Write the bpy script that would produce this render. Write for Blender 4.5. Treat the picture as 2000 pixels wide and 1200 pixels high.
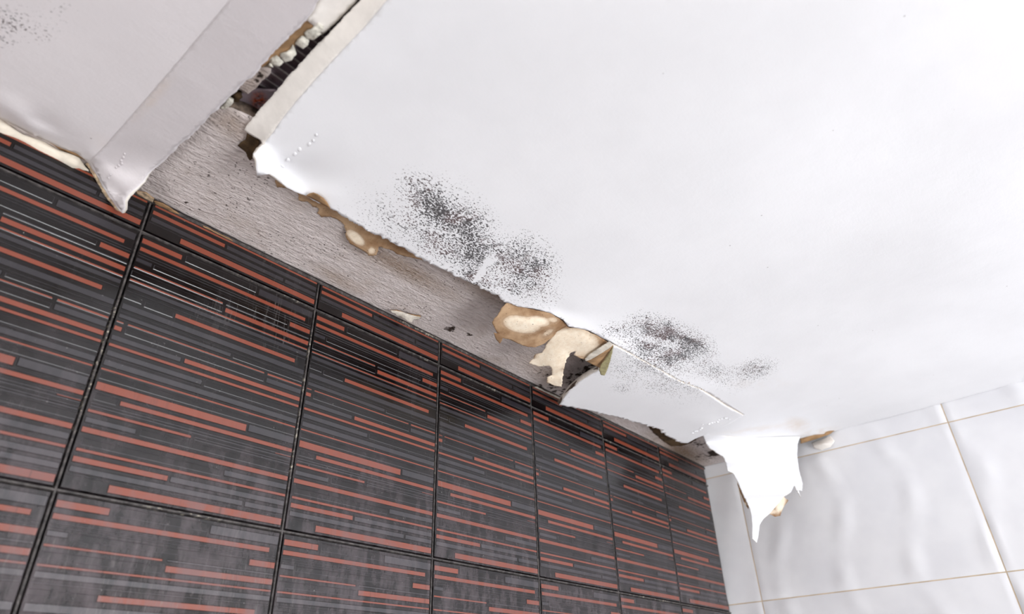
import bpy, math, random
import numpy as np
from mathutils import Vector, Matrix, geometry

for o in list(bpy.data.objects): bpy.data.objects.remove(o)
SC = bpy.context.scene
COL = SC.collection
CZ = 2.0575                                   # camera height; the ceiling is 0.4425 m above it
# ------------------------------------------------------------------ camera
RW = np.array([[0.64922, 0.38159, 0.65796], [-0.76013, 0.35595, 0.5436], [-0.02677, -0.85305, 0.52115]])  # columns: right, down, forward
FPX = 1301.0
cam_d = bpy.data.cameras.new('camera'); cam = bpy.data.objects.new('camera', cam_d); COL.objects.link(cam)
right, down, fwd = [Vector(RW[:, k]).normalized() for k in range(3)]
m = Matrix((right, -down, -fwd)).transposed().to_4x4(); m.translation = (0, 0, CZ)
cam.matrix_world = m
cam_d.sensor_width = 36; cam_d.lens = 36 * FPX / 2000
cam_d.clip_start = 0.01
cam_d.dof.use_dof = True; cam_d.dof.focus_distance = 0.80; cam_d.dof.aperture_fstop = 5.6
SC.camera = cam
# ------------------------------------------------------------------ world and lights
SC.view_settings.view_transform = 'Standard'; SC.view_settings.look = 'None'
SC.view_settings.gamma = 1; SC.view_settings.use_curve_mapping = False
SC.view_settings.exposure = -0.14
wd = bpy.data.worlds.new('daylight'); SC.world = wd; wd.use_nodes = True
wd.node_tree.nodes['Background'].inputs[0].default_value = (0.92, 0.96, 1.0, 1)
wd.node_tree.nodes['Background'].inputs[1].default_value = 1.0
def area(name, loc, aim, sx, sy, power, color=(1, 1, 1)):
    l = bpy.data.lights.new(name, 'AREA'); l.shape = 'RECTANGLE'; l.size = sx; l.size_y = sy
    l.energy = power; l.color = color
    o = bpy.data.objects.new(name, l); COL.objects.link(o); o.location = loc
    o.rotation_euler = (Vector(aim) - Vector(loc)).to_track_quat('-Z', 'Y').to_euler()
    return o
WIN = (0.25, 1.25, 0.95, 1.95)                # window in the back wall: x0, x1, z0, z1
area('window_daylight', ((WIN[0]+WIN[1])/2, -1.63, (WIN[2]+WIN[3])/2), (1.0, 0.2, 2.40), WIN[1]-WIN[0]-.06, WIN[3]-WIN[2]-.06, 42.0, (0.97, 0.985, 1.0))
FILL_OPENING = (-0.75, 0.25, 0.9, 1.9)                # opening added in the left-hand wall for a fill light: y0, y1, z0, z1
area('added_side_fill', (-1.38, (FILL_OPENING[0]+FILL_OPENING[1])/2, (FILL_OPENING[2]+FILL_OPENING[3])/2), (0.9, 0.1, 2.35), FILL_OPENING[1]-FILL_OPENING[0]-.06, FILL_OPENING[3]-FILL_OPENING[2]-.06, 18.0, (1.0, 0.99, 0.975))  # added fill light for the faces turned left, no window known there

# ------------------------------------------------------------------ helpers
rnd = random.Random(7); nrg = np.random.RandomState(11)
H = 0.4425
def ray(px, py):
    return RW @ np.array([px - 1000, py - 600, FPX])
def P(px, py, s):
    """a point of the room (heights measured from the camera) seen along a sight line, at height s or on a plane"""
    w = ray(px, py)
    if isinstance(s, tuple): ax, v = s; return w * (v / w['xyz'.index(ax)])
    return w * (s / w[2])
def to_px(p):
    c = RW.T @ np.asarray(p).T
    return np.stack([1000 + FPX*c[0]/c[2], 600 + FPX*c[1]/c[2]], -1)
def tag(o, label=None, cat=None, group=None, kind=None):
    if label: o['label'] = label
    if cat: o['category'] = cat
    if group: o['group'] = group
    if kind: o['kind'] = kind
    return o
def link(name, me, mats, parent=None):
    o = bpy.data.objects.new(name, me); COL.objects.link(o)
    for mt in (mats if isinstance(mats, (list, tuple)) else [mats]): me.materials.append(mt)
    if parent: o.parent = parent
    return o
class MB:
    def __init__(s): s.v = []; s.f = []; s.m = []; s.c = []
    def box(s, a, b, mi=0):
        n = len(s.v); x0, y0, z0 = a; x1, y1, z1 = b
        s.v += [(x0,y0,z0),(x1,y0,z0),(x1,y1,z0),(x0,y1,z0),(x0,y0,z1),(x1,y0,z1),(x1,y1,z1),(x0,y1,z1)]
        for f in ((0,3,2,1),(4,5,6,7),(0,1,5,4),(1,2,6,5),(2,3,7,6),(3,0,4,7)):
            s.f.append(tuple(n+i for i in f)); s.m.append(mi)
    def slab_y(s, x0, x1, z0, z1, yb, yf, bev, mi, mi2=None):
        """a raised bar on a wall facing -y: back at yb, front face at yf, with sloping sides"""
        n = len(s.v); b = min(bev, (z1-z0)*.3, (x1-x0)*.3)
        s.v += [(x0,yb,z0),(x1,yb,z0),(x1,yb,z1),(x0,yb,z1),(x0+b,yf,z0+b),(x1-b,yf,z0+b),(x1-b,yf,z1-b),(x0+b,yf,z1-b)]
        s.f.append((n+4,n+5,n+6,n+7)); s.m.append(mi)
        for f in ((0,1,5,4),(1,2,6,5),(2,3,7,6),(3,0,4,7)):
            s.f.append(tuple(n+i for i in f)); s.m.append(mi if mi2 is None else mi2)
    def build(s, name, mats, parent=None, smooth=False):
        me = bpy.data.meshes.new(name); me.from_pydata([tuple(map(float, v)) for v in s.v], [], s.f)
        me.polygons.foreach_set('material_index', s.m)
        if smooth: me.polygons.foreach_set('use_smooth', [True]*len(s.f))
        me.update(); return link(name, me, mats, parent)

# ------------------------------------------------------------------ materials
def mat(name):
    m = bpy.data.materials.new(name); m.use_nodes = True
    nt = m.node_tree; return m, nt, nt.nodes['Principled BSDF']
def N(nt, t, **kw):
    n = nt.nodes.new(t)
    for k, v in kw.items():
        if k.startswith('i_'): n.inputs[k[2:].replace('_', ' ')].default_value = v
        else: setattr(n, k, v)
    return n
def L(nt, a, b): nt.links.new(a, b)
def rgb(r, g, b):
    f = lambda c: ((c/255+.055)/1.055)**2.4 if c > 10 else c/255/12.92
    return (f(r), f(g), f(b), 1)
def noise(nt, scale, detail=3, rough=.55, vec=None, dist=0):
    n = N(nt, 'ShaderNodeTexNoise'); n.inputs['Scale'].default_value = scale; n.inputs['Detail'].default_value = detail
    n.inputs['Roughness'].default_value = rough; n.inputs['Distortion'].default_value = dist
    if vec is None: vec = N(nt, 'ShaderNodeNewGeometry').outputs['Position']
    L(nt, vec, n.inputs['Vector']); return n.outputs['Fac']
def scaled(nt, sx, sy, sz, rz=0):
    g = N(nt, 'ShaderNodeNewGeometry'); mp = N(nt, 'ShaderNodeMapping')
    mp.inputs['Scale'].default_value = (sx, sy, sz); mp.inputs['Rotation'].default_value = (0, 0, rz)
    L(nt, g.outputs['Position'], mp.inputs['Vector']); return mp.outputs['Vector']
def mrange(nt, v, a, b, c=0., d=1., smooth=True):
    n = N(nt, 'ShaderNodeMapRange'); n.interpolation_type = 'SMOOTHSTEP' if smooth else 'LINEAR'
    for k, x in enumerate((v, a, b, c, d)):
        if hasattr(x, 'is_linked'): L(nt, x, n.inputs[k])
        else: n.inputs[k].default_value = x
    return n.outputs[0]
def math_(nt, op, a, b=0.):
    n = N(nt, 'ShaderNodeMath', operation=op)
    for k, x in enumerate((a, b)):
        if hasattr(x, 'is_linked'): L(nt, x, n.inputs[k])
        else: n.inputs[k].default_value = x
    return n.outputs[0]
def mix(nt, f, a, b):
    n = N(nt, 'ShaderNodeMix', data_type='RGBA')
    for k, x in ((0, f), (6, a), (7, b)):
        if hasattr(x, 'is_linked'): L(nt, x, n.inputs[k])
        else: n.inputs[k].default_value = x
    return n.outputs[2]
def bump(nt, bs, h, strength, dist):
    n = N(nt, 'ShaderNodeBump'); n.inputs['Strength'].default_value = strength; n.inputs['Distance'].default_value = dist
    L(nt, h, n.inputs['Height']); L(nt, n.outputs[0], bs.inputs['Normal'])
def attr(nt, name):
    n = N(nt, 'ShaderNodeAttribute'); n.attribute_name = name; return n.outputs['Fac']
def simple(name, col, rough=.7, nscale=60, var=.12, bstr=.2, bscale=200, bdist=.001, spec=.3):
    m, nt, bs = mat(name)
    d = tuple(c*(1-var*2) for c in col[:3])+(1,)
    L(nt, mix(nt, mrange(nt, noise(nt, nscale), .35, .65), d, col), bs.inputs['Base Color'])
    bs.inputs['Roughness'].default_value = rough; bs.inputs['Specular IOR Level'].default_value = spec
    if bstr: bump(nt, bs, noise(nt, bscale, 4), bstr, bdist)
    return m

def paint(name, base, bs_amt=.12):
    m, nt, bs = mat(name)
    ms = attr(nt, 'mold'); br = attr(nt, 'brown')
    sp = noise(nt, 1., 2, .6, scaled(nt, 400, 620, 400, math.radians(-8)))
    sp2 = noise(nt, 130, 3, .6)
    big = noise(nt, 22, 3, .6)
    me = math_(nt, 'MULTIPLY', ms, mrange(nt, big, .25, .6, .62, 1.12, False))
    thr = mrange(nt, me, 0, 1, .665, .40, False)
    thr2 = math_(nt, 'ADD', thr, .06)
    c1 = mrange(nt, sp, thr, thr2)
    c2 = math_(nt, 'MULTIPLY', mrange(nt, sp2, math_(nt,'ADD',thr,.02), math_(nt,'ADD',thr,.2)), .55)
    spk = math_(nt, 'MAXIMUM', c1, c2)
    spk = math_(nt, 'MULTIPLY', spk, mrange(nt, ms, .0, .3, .0, .93, False))
    # rare single fly specks
    vo = N(nt, 'ShaderNodeTexVoronoi'); vo.inputs['Scale'].default_value = 26
    L(nt, N(nt, 'ShaderNodeNewGeometry').outputs['Position'], vo.inputs['Vector'])
    fly = mrange(nt, vo.outputs['Distance'], .018, .03, .45, 0)
    b2 = mix(nt, mrange(nt, noise(nt, 9, 4), .3, .7), base, tuple(c*.955 for c in base[:3])+(1,))
    b3 = mix(nt, math_(nt, 'MULTIPLY', br, mrange(nt, noise(nt, 45, 4), .3, .65)), b2, rgb(205, 178, 146))
    c = mix(nt, spk, b3, mix(nt, mrange(nt, noise(nt, 30), .45, .6), rgb(48, 44, 46), rgb(84, 64, 64)))
    c = mix(nt, fly, c, rgb(120, 112, 108))
    L(nt, c, bs.inputs['Base Color']); bs.inputs['Roughness'].default_value = .55; bs.inputs['Specular IOR Level'].default_value = .3
    h = math_(nt, 'ADD', math_(nt, 'MULTIPLY', noise(nt, 1., 3, .6, scaled(nt, 120, 420, 200, .1)), .35), noise(nt, 55, 4, .6))
    bump(nt, bs, h, bs_amt, .002)
    return m
M = {}
M['white'] = paint('white_paint', rgb(238, 238, 241))
M['grey'] = paint('old_grey_paint', rgb(226, 221, 223), .2)
M['tape'] = paint('joint_tape_paint', rgb(212, 206, 208), .25)
M['core'] = simple('plaster_core', rgb(247, 242, 236), .85, 90, .03, .35, 160, .001)
M['coreedge'] = simple('torn_board_edge', rgb(238, 231, 222), .9, 140, .08, .6, 300, .001)
M['dirtyedge'] = simple('dirty_torn_edge', rgb(120, 104, 92), .9, 140, .3, .6, 300, .001)
M['tan'] = simple('tan_paper', rgb(178, 142, 104), .9, 60, .2, .4, 260, .001)
M['fibre'] = simple('pale_filler', rgb(222, 218, 206), .9, 120, .14, 1.0, 190, .003)
M['fringe'] = simple('torn_fibres', rgb(226, 200, 168), .95, 170, .28, .8, 260, .002)
M['cream'] = simple('cream_filler', rgb(232, 222, 206), .8, 60, .1, .4, 120, .001)
M['green'] = simple('greenish_paper', rgb(176, 168, 128), .9, 200, .15, .4, 300, .001)
M['rustp'] = simple('rusty_brown', rgb(88, 68, 46), .9, 90, .3, .5, 200, .002)
M['chip'] = simple('plaster_chip', rgb(214, 206, 194), .9, 120, .12, .6, 260, .002)

def paper():
    m, nt, bs = mat('water_stained_paper')
    pale = attr(nt, 'pale')
    n1 = noise(nt, 28, 4, .6); n2 = noise(nt, 160, 4, .65)
    stain = mix(nt, mrange(nt, n1, .3, .7), rgb(136, 103, 74), rgb(192, 162, 130))
    pc = mix(nt, mrange(nt, n2, .3, .7), rgb(232, 214, 190), rgb(243, 230, 210))
    f = mrange(nt, math_(nt, 'ADD', pale, math_(nt, 'MULTIPLY', math_(nt, 'SUBTRACT', n1, .5), .5)), .2, .8)
    c = mix(nt, f, stain, pc)
    ring = math_(nt, 'MULTIPLY', mrange(nt, math_(nt, 'ABSOLUTE', math_(nt, 'SUBTRACT', f, .22)), 0, .2, 1, 0), .35)
    c = mix(nt, ring, c, rgb(134, 98, 64))
    dk = mrange(nt, noise(nt, 420, 2), .68, .74)
    c = mix(nt, math_(nt, 'MULTIPLY', dk, .8), c, rgb(58, 42, 32))
    L(nt, c, bs.inputs['Base Color']); bs.inputs['Roughness'].default_value = .9; bs.inputs['Specular IOR Level'].default_value = .15
    bump(nt, bs, math_(nt, 'ADD', n1, math_(nt, 'MULTIPLY', n2, .3)), .35, .003)
    return m
M['paper'] = paper()

def soffit():
    m, nt, bs = mat('old_plaster')
    v = scaled(nt, 60, 260, 100, math.radians(-4))
    n1 = noise(nt, 1, 4, .65, v); n2 = noise(nt, 14, 4, .6); n3 = noise(nt, 200, 3, .6)
    c = mix(nt, mrange(nt, n1, .3, .7), rgb(198, 188, 185), rgb(218, 208, 206))
    c = mix(nt, math_(nt, 'MULTIPLY', mrange(nt, n2, .5, .75), .4), c, rgb(160, 140, 122))
    br = attr(nt, 'brown')
    c = mix(nt, math_(nt, 'MULTIPLY', br, mrange(nt, n3, .25, .6, .55, 1)), c, rgb(140, 116, 92))
    di = attr(nt, 'mold')
    f = mrange(nt, math_(nt, 'ADD', noise(nt, 75, 4, .7), math_(nt, 'MULTIPLY', di, .3)), .66, .76)
    c = mix(nt, math_(nt, 'MULTIPLY', f, mrange(nt, di, 0, .3)), c, rgb(58, 47, 40))
    s = noise(nt, 1, 1, .5, scaled(nt, 270, 430, 300))
    vo = N(nt, 'ShaderNodeTexNoise'); vo.inputs['Scale'].default_value = 330; vo.inputs['Detail'].default_value = 1
    L(nt, N(nt, 'ShaderNodeNewGeometry').outputs['Position'], vo.inputs['Vector'])
    thr = mrange(nt, noise(nt, 12, 2), .35, .65, .77, .65, False)
    f2 = mrange(nt, vo.outputs['Fac'], thr, math_(nt, 'ADD', thr, .05))
    c = mix(nt, math_(nt, 'MULTIPLY', f2, .8), c, rgb(62, 50, 44))
    L(nt, c, bs.inputs['Base Color']); bs.inputs['Roughness'].default_value = .85; bs.inputs['Specular IOR Level'].default_value = .2
    bump(nt, bs, math_(nt, 'ADD', math_(nt, 'ADD', n1, math_(nt, 'MULTIPLY', noise(nt, 1, 4, .6, scaled(nt, 130, 240, 100, math.radians(-30))), .8)), math_(nt, 'MULTIPLY', n3, .5)), .8, .004)
    return m
M['soffit'] = soffit()

def tile_mat(name, col, rough, dirtcol, bstr=.04, ior=1.7):
    m, nt, bs = mat(name)
    streak = noise(nt, 1, 5, .65, scaled(nt, 55, 55, 7))
    blot = noise(nt, 9, 5, .65)
    f = math_(nt, 'MULTIPLY', mrange(nt, streak, .45, .8), mrange(nt, blot, .4, .7))
    c = mix(nt, math_(nt, 'MULTIPLY', f, .30), col, dirtcol)
    # mottled dried-water film plus painted ceiling-reflection haze lower down, and thin wandering drip lines
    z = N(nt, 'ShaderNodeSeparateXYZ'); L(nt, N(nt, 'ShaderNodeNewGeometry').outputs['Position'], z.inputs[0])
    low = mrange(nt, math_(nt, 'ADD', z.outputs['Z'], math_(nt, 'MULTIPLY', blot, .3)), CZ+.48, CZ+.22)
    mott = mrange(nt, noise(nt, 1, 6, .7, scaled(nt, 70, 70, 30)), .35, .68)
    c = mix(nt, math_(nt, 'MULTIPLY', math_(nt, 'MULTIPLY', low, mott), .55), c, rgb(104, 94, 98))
    wob_ = noise(nt, 1, 3, .6, scaled(nt, 130, 130, 5), .6)
    line = mrange(nt, math_(nt, 'ABSOLUTE', math_(nt, 'SUBTRACT', wob_, .5)), .0, .012, 1, 0)
    line = math_(nt, 'MULTIPLY', line, mrange(nt, noise(nt, 5, 3), .52, .62))
    c = mix(nt, math_(nt, 'MULTIPLY', line, .28), c, rgb(128, 124, 122))
    dl = noise(nt, 1, 4, .7, scaled(nt, 110, 110, 9))
    c = mix(nt, math_(nt, 'MULTIPLY', math_(nt, 'MULTIPLY', mrange(nt, dl, .60, .68), low), .5), c, rgb(26, 20, 22))
    # whitish limescale specks
    sp = noise(nt, 420, 1); f2 = mrange(nt, sp, .795, .83)
    c = mix(nt, math_(nt, 'MULTIPLY', f2, .6), c, rgb(170, 168, 165))
    L(nt, c, bs.inputs['Base Color'])
    r = mrange(nt, streak, .35, .75, rough, rough+.16, False)
    L(nt, r, bs.inputs['Roughness'])
    bs.inputs['IOR'].default_value = ior
    bump(nt, bs, math_(nt, 'ADD', noise(nt, 25, 2), math_(nt, 'MULTIPLY', noise(nt, 300, 2), .1)), bstr, .002)
    return m
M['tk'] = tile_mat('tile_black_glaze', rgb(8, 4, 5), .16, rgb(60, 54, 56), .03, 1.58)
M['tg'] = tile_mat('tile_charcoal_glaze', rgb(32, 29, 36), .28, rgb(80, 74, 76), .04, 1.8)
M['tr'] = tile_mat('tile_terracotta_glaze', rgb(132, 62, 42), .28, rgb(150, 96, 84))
def grout():
    m, nt, bs = mat('dark_grout')
    n = noise(nt, 130, 4, .7); k = noise(nt, 11, 3)
    c = mix(nt, mrange(nt, n, .35, .7), rgb(44, 40, 40), rgb(96, 91, 89))
    f = math_(nt, 'MULTIPLY', mrange(nt, noise(nt, 260, 3), .55, .66), mrange(nt, k, .52, .68))
    c = mix(nt, f, c, rgb(176, 168, 152))
    L(nt, c, bs.inputs['Base Color']); bs.inputs['Roughness'].default_value = .6
    bump(nt, bs, n, .6, .002); return m
M['grout'] = grout()
def wtile():
    m, nt, bs = mat('white_wall_tile_glaze')
    c = mix(nt, mrange(nt, noise(nt, 12, 3), .35, .7), rgb(240, 240, 243), rgb(232, 232, 236))
    L(nt, c, bs.inputs['Base Color']); bs.inputs['Roughness'].default_value = .18
    bump(nt, bs, noise(nt, 18, 2), .05, .004); return m
M['wt'] = wtile()
M['wg'] = simple('cream_grout', rgb(222, 200, 170), .9, 30, .12, .3, 200, .001)
M['plain'] = simple('plain_white_wall', rgb(236, 236, 236), .7, 5, .02, .1)
M['floor'] = simple('pale_floor_tile', rgb(205, 200, 196), .5, 5, .05, .1)
M['slab'] = simple('concrete_slab', rgb(70, 64, 62), .95, 12, .2, .5, 60, .004)
def metal():
    m, nt, bs = mat('dull_galvanised_sheet')
    c = mix(nt, mrange(nt, noise(nt, 30, 4), .35, .7), rgb(120, 102, 110), rgb(160, 146, 154))
    r = attr(nt, 'brown')
    c = mix(nt, math_(nt, 'MULTIPLY', r, mrange(nt, noise(nt, 150, 4), .25, .55)), c, mix(nt, mrange(nt, noise(nt, 320, 2), .4, .6), rgb(90, 36, 20), rgb(176, 78, 34)))
    L(nt, c, bs.inputs['Base Color']); bs.inputs['Metallic'].default_value = .35; bs.inputs['Roughness'].default_value = .45
    return m
M['metal'] = metal()
M['lit_rib'] = simple('rib_painted_highlight', rgb(206, 198, 200), .5, 60, .2, 0)  # paler rib tops: light catching the ribs is painted into this colour

# ------------------------------------------------------------------ thin sheets with torn outlines
class Sheet:
    """torn board / paint / paper: outline and a few inner points fix a smooth surface (planes stay planes)"""
    def __init__(s, pts):
        Q = []; T = []
        for p in pts:
            p = np.asarray(p, float); Q.append((p[0]*H/p[2], p[1]*H/p[2])); T.append(H/p[2])   # P = (a, b, H) / T
        s.q = np.array(Q); n = len(Q)
        K = s.k(s.q, s.q) + np.eye(n)*1e-7; A = np.c_[np.ones(n), s.q]
        Mx = np.block([[K, A], [A.T, np.zeros((3, 3))]])
        sol = np.linalg.lstsq(Mx, np.r_[np.array(T), 0, 0, 0], rcond=None)[0]; s.w = sol[:n]; s.a = sol[n:]
    @staticmethod
    def k(a, b):
        d2 = ((a[:, None]-b[None])**2).sum(-1); return np.where(d2 > 1e-14, .5*d2*np.log(d2+1e-14), 0)
    def at(s, q):
        q = np.asarray(q); t = s.k(q, s.q) @ s.w + s.a[0] + q @ s.a[1:]
        return np.c_[q, np.full(len(q), H)] / t[:, None]
def jagged(poly, jag, step):
    a_, j_ = jag1(poly, jag, step*2.6)
    return jag1(a_, [q*.4 if q > 0 else q for q in j_], step)[0]
def jag1(poly, jag, step):
    out = []; oj = []; n = len(poly)
    for i in range(n):
        a = np.array(poly[i]); b = np.array(poly[(i+1) % n]); d = b-a; ln = np.hypot(*d)
        if ln < 1e-7: continue
        k = max(1, int(ln/step)) if jag[i] >= 0 else 1
        nn = np.array([-d[1], d[0]])/ln
        off = 0; slow = 0
        for j in range(k):
            t = j/k
            amp = jag[i]*min(1, 4*t*(1-t)+.25) if j else 0
            slow = .8*slow + nrg.uniform(-1, 1)*.35; off = nrg.uniform(-1, 1)*.55
            out.append(tuple(a + d*t + nn*(off+slow*.5)*amp)); oj.append(jag[i])
    return out, oj
def inside(q, poly):
    x, y = q[:, 0], q[:, 1]; r = np.zeros(len(q), bool); p = np.array(poly); j = len(p)-1
    for i in range(len(p)):
        xi, yi = p[i]; xj, yj = p[j]
        if yi != yj:
            c = ((yi > y) != (yj > y)) & (x < (xj-xi)*(y-yi)/(yj-yi)+xi); r ^= c
        j = i
    return r
def blobs(px, bl):
    v = np.zeros(len(px))
    for cx, cy, rx, ry, ang, amp in bl:
        a = math.radians(ang); dx = px[:, 0]-cx; dy = px[:, 1]-cy
        u = (dx*math.cos(a)+dy*math.sin(a))/rx; w = (-dx*math.sin(a)+dy*math.cos(a))/ry
        v = np.maximum(v, amp*np.clip(1.25-np.sqrt(u*u+w*w), 0, 1)) if amp > 0 else np.where(u*u+w*w < 1, v*(1+amp), v)
    return v
def sheet(name, outline, mats, ctrl=(), thick=.001, step=.004, jstep=.0022, parent=None, masks={}, fine=None, wob=0, on=None, off=0):
    """outline entries: (px, py, height or plane, jag in metres) or ('w', x, y, z, jag)"""
    pts = []; jag = []
    for e in outline:
        if e[0] == 'w': pts.append(np.array(e[1:4], float)); jag.append(e[4])
        else: pts.append(P(e[0], e[1], e[2])); jag.append(e[3] if len(e) > 3 else 0)
    cps = [np.array(e[1:4], float) if e[0] == 'w' else P(*e[:3]) for e in ctrl]
    S = on or Sheet(pts+cps)
    poly = jagged([(p[0]*H/p[2], p[1]*H/p[2]) for p in pts], jag, jstep)
    pa = np.array(poly); lo = pa.min(0); hi = pa.max(0)
    def grid(lo, hi, st):
        xs = np.arange(lo[0]+st/2, hi[0], st); ys = np.arange(lo[1]+st/2, hi[1], st*.87)
        g = np.array([(x+(st/2 if j % 2 else 0), y) for j, y in enumerate(ys) for x in xs]).reshape(-1, 2)
        return g + nrg.uniform(-.12, .12, g.shape)*st
    if fine:
        f0, f1, coarse = fine
        g1 = grid(np.maximum(lo, f0), np.minimum(hi, f1), step); g2 = grid(lo, hi, coarse)
        o_ = (g2[:, 0] < f0[0]) | (g2[:, 0] > f1[0]) | (g2[:, 1] < f0[1]) | (g2[:, 1] > f1[1]); g = np.r_[g1, g2[o_]]
    else: g = grid(lo, hi, step)
    g = g[inside(g, poly)]
    if len(g):
        near = np.ones(len(g), bool)
        for c in range(0, len(pa), 200):
            d = ((g[:, None]-pa[None, c:c+200])**2).sum(-1).min(1); near &= d > (jstep*.6)**2
        g = g[near]
    n = len(poly); allp = [Vector(p) for p in poly] + [Vector(p) for p in g]
    vv, ee, ff, *_ = geometry.delaunay_2d_cdt(allp, [], [list(range(n))], 1, 1e-7)
    q = np.array([(v.x, v.y) for v in vv]); X = S.at(q)
    X[:, 2] -= off
    if wob:
        X[:, 2] += wob*(np.sin(q[:, 0]*61+q[:, 1]*37)+np.sin(q[:, 0]*23-q[:, 1]*71+1))*.5
    me = bpy.data.meshes.new(name)
    # faces look at the room
    fs = []
    for f in ff:
        a, b, c = X[f[0]], X[f[1]], X[f[2]]
        nr = np.cross(b-a, c-a)
        fs.append(tuple(f) if nr @ a < 0 else tuple(reversed(f)))
    W = X + np.array([0, 0, CZ])
    me.from_pydata([tuple(map(float, w)) for w in W], [], fs)
    me.polygons.foreach_set('use_smooth', [True]*len(fs)); me.update()
    if masks:
        px = to_px(X); fw = X @ RW[:, 2] > .05
        for k, bl in masks.items():
            at = me.attributes.new(k, 'FLOAT', 'POINT'); at.data.foreach_set('value', (blobs(px, bl)*fw).astype(np.float32))
    o = link(name, me, mats, parent)
    if thick:
        md = o.modifiers.new('thickness', 'SOLIDIFY'); md.thickness = thick; md.offset = -1
        md.use_even_offset = False
        if isinstance(mats, (list, tuple)) and len(mats) > 1:
            md.material_offset_rim = 1; md.material_offset = len(mats)-1
    o_sheets[o.name] = S
    return o
o_sheets = {}

# ------------------------------------------------------------------ the room
YW, XW = 0.592, 1.359          # dark tiled wall, white tiled wall
x0t, wt, z1t, z2t = 0.1619, 0.19804, 0.40525, 0.15581
ht = z1t-z2t
PAT = [('R',0.013,0.213,0.027,0.052),('R',0.016,0.946,0.067,0.087),('R',0.017,0.466,0.156,0.166),('R',0.016,1.000,0.212,0.222),('R',0.482,1.000,0.175,0.198),('R',0.852,1.000,0.117,0.141),('R',0.253,0.922,0.282,0.303),('R',0.017,0.051,0.391,0.399),('R',0.066,0.760,0.390,0.399),('R',0.015,0.051,0.412,0.432),('R',0.775,1.000,0.389,0.400),('R',0.347,1.000,0.447,0.468),('R',0.016,1.000,0.482,0.496),('R',0.017,1.000,0.577,0.587),('R',0.019,0.718,0.629,0.660),('R',0.130,1.000,0.674,0.693),('R',0.018,0.463,0.728,0.741),('R',0.892,1.000,0.707,0.713),('R',0.018,1.000,0.789,0.810),('R',0.021,1.000,0.860,0.873),('R',0.020,0.406,0.887,0.908),('R',0.180,1.000,0.955,0.983),
('K',0.232,0.627,0.020,0.050),('G',0.640,1.000,0.023,0.056),('G',0.015,0.091,0.118,0.136),('K',0.100,0.840,0.119,0.139),('G',0.482,1.000,0.156,0.164),('K',0.015,0.471,0.178,0.202),('G',0.018,1.000,0.233,0.253),('K',0.110,0.246,0.283,0.305),('K',0.017,0.097,0.281,0.299),('G',0.019,1.000,0.318,0.343),('G',0.019,0.564,0.362,0.380),('K',0.576,1.000,0.364,0.379),('K',0.065,0.763,0.414,0.433),('G',0.774,1.000,0.410,0.434),('G',0.017,0.333,0.449,0.470),('G',0.019,0.453,0.509,0.531),('K',0.467,1.000,0.507,0.531),('G',0.019,1.000,0.545,0.569),('K',0.022,1.000,0.596,0.619),('G',0.727,1.000,0.625,0.656),('K',0.027,0.120,0.673,0.695),('G',0.020,1.000,0.703,0.710),('G',0.022,1.000,0.713,0.721),('G',0.020,0.226,0.756,0.776),('K',0.244,1.000,0.752,0.776),('K',0.033,0.638,0.826,0.850),('G',0.650,1.000,0.822,0.845),('G',0.415,1.000,0.887,0.909),('G',0.021,0.770,0.919,0.940),('G',0.779,1.000,0.919,0.940),('G',0.476,1.000,0.728,0.735),('G',0.477,1.000,0.737,0.745),
('G',0.018,1.0,0.094,0.099),('G',0.018,1.0,0.105,0.110),('G',0.018,1.0,0.263,0.268),('G',0.018,1.0,0.352,0.356),('G',0.018,1.0,0.438,0.441),('G',0.018,1.0,0.535,0.539),('G',0.018,1.0,0.665,0.669),('G',0.018,1.0,0.780,0.784),('G',0.018,1.0,0.816,0.819),('G',0.018,1.0,0.880,0.883),('G',0.018,1.0,0.912,0.915),('G',0.018,1.0,0.945,0.949)]
# the lower tiles: same glaze, fewer and broader bars
wall = MB(); XL = -1.4
wall.box((XL, YW+.004, -CZ), (XW+.1, YW+.09, .62), 3)
TOP = H-.0015
j = .0019
for row in range(-1, 9):
    zt = z1t - row*ht; zb = zt-ht
    if zb < -CZ: break
    top = min(zt-j, TOP)
    for ci in range(-8, 6):
        xa = x0t+ci*wt; xb = xa+wt
        if xa < XL: continue
        wall.slab_y(xa+j, min(xb-j, XW-.001), zb+j, top, YW+.004, YW, .0008, 0)
        for k, u0, u1, v0, v1 in PAT:
            a, b = zt-v1*ht, zt-v0*ht
            if a > top-.002 or (row > 3 and v1-v0 < .012): continue
            b = min(b, top-.0008)
            if b-a < .0008: continue
            ua = max(u0, .014); ub = min(u1, .986)
            wall.slab_y(xa+ua*wt, min(xa+ub*wt, XW-.002), a, b, YW, YW-(.0003 if k == 'K' or v1-v0 < .012 else .0006), .0005, {'K': 0, 'G': 1, 'R': 2}[k], 0 if k != 'K' else 1)
# a rounded ridge of grout in every joint
for row in range(-1, 9):
    zt = z1t-row*ht
    if zt < -CZ or zt > TOP: continue
    wall.slab_y(XL, XW, zt-j*.95, zt+j*.95, YW+.004, YW+.0003, .0012, 3)
for ci in range(-8, 7):
    xa = x0t+ci*wt
    if xa > XL and ci < 6: wall.slab_y(xa-j*.95, xa+j*.95, -CZ, TOP, YW+.004, YW+.0001, .0012, 3)
wall.slab_y(XL, XW, TOP, TOP+.005, YW+.004, YW+.0008, .0006, 3)
def up(o): o.location.z = CZ; return o
tag(up(wall.build('wall_left', [M['tk'], M['tg'], M['tr'], M['grout']])), kind='structure')

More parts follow.
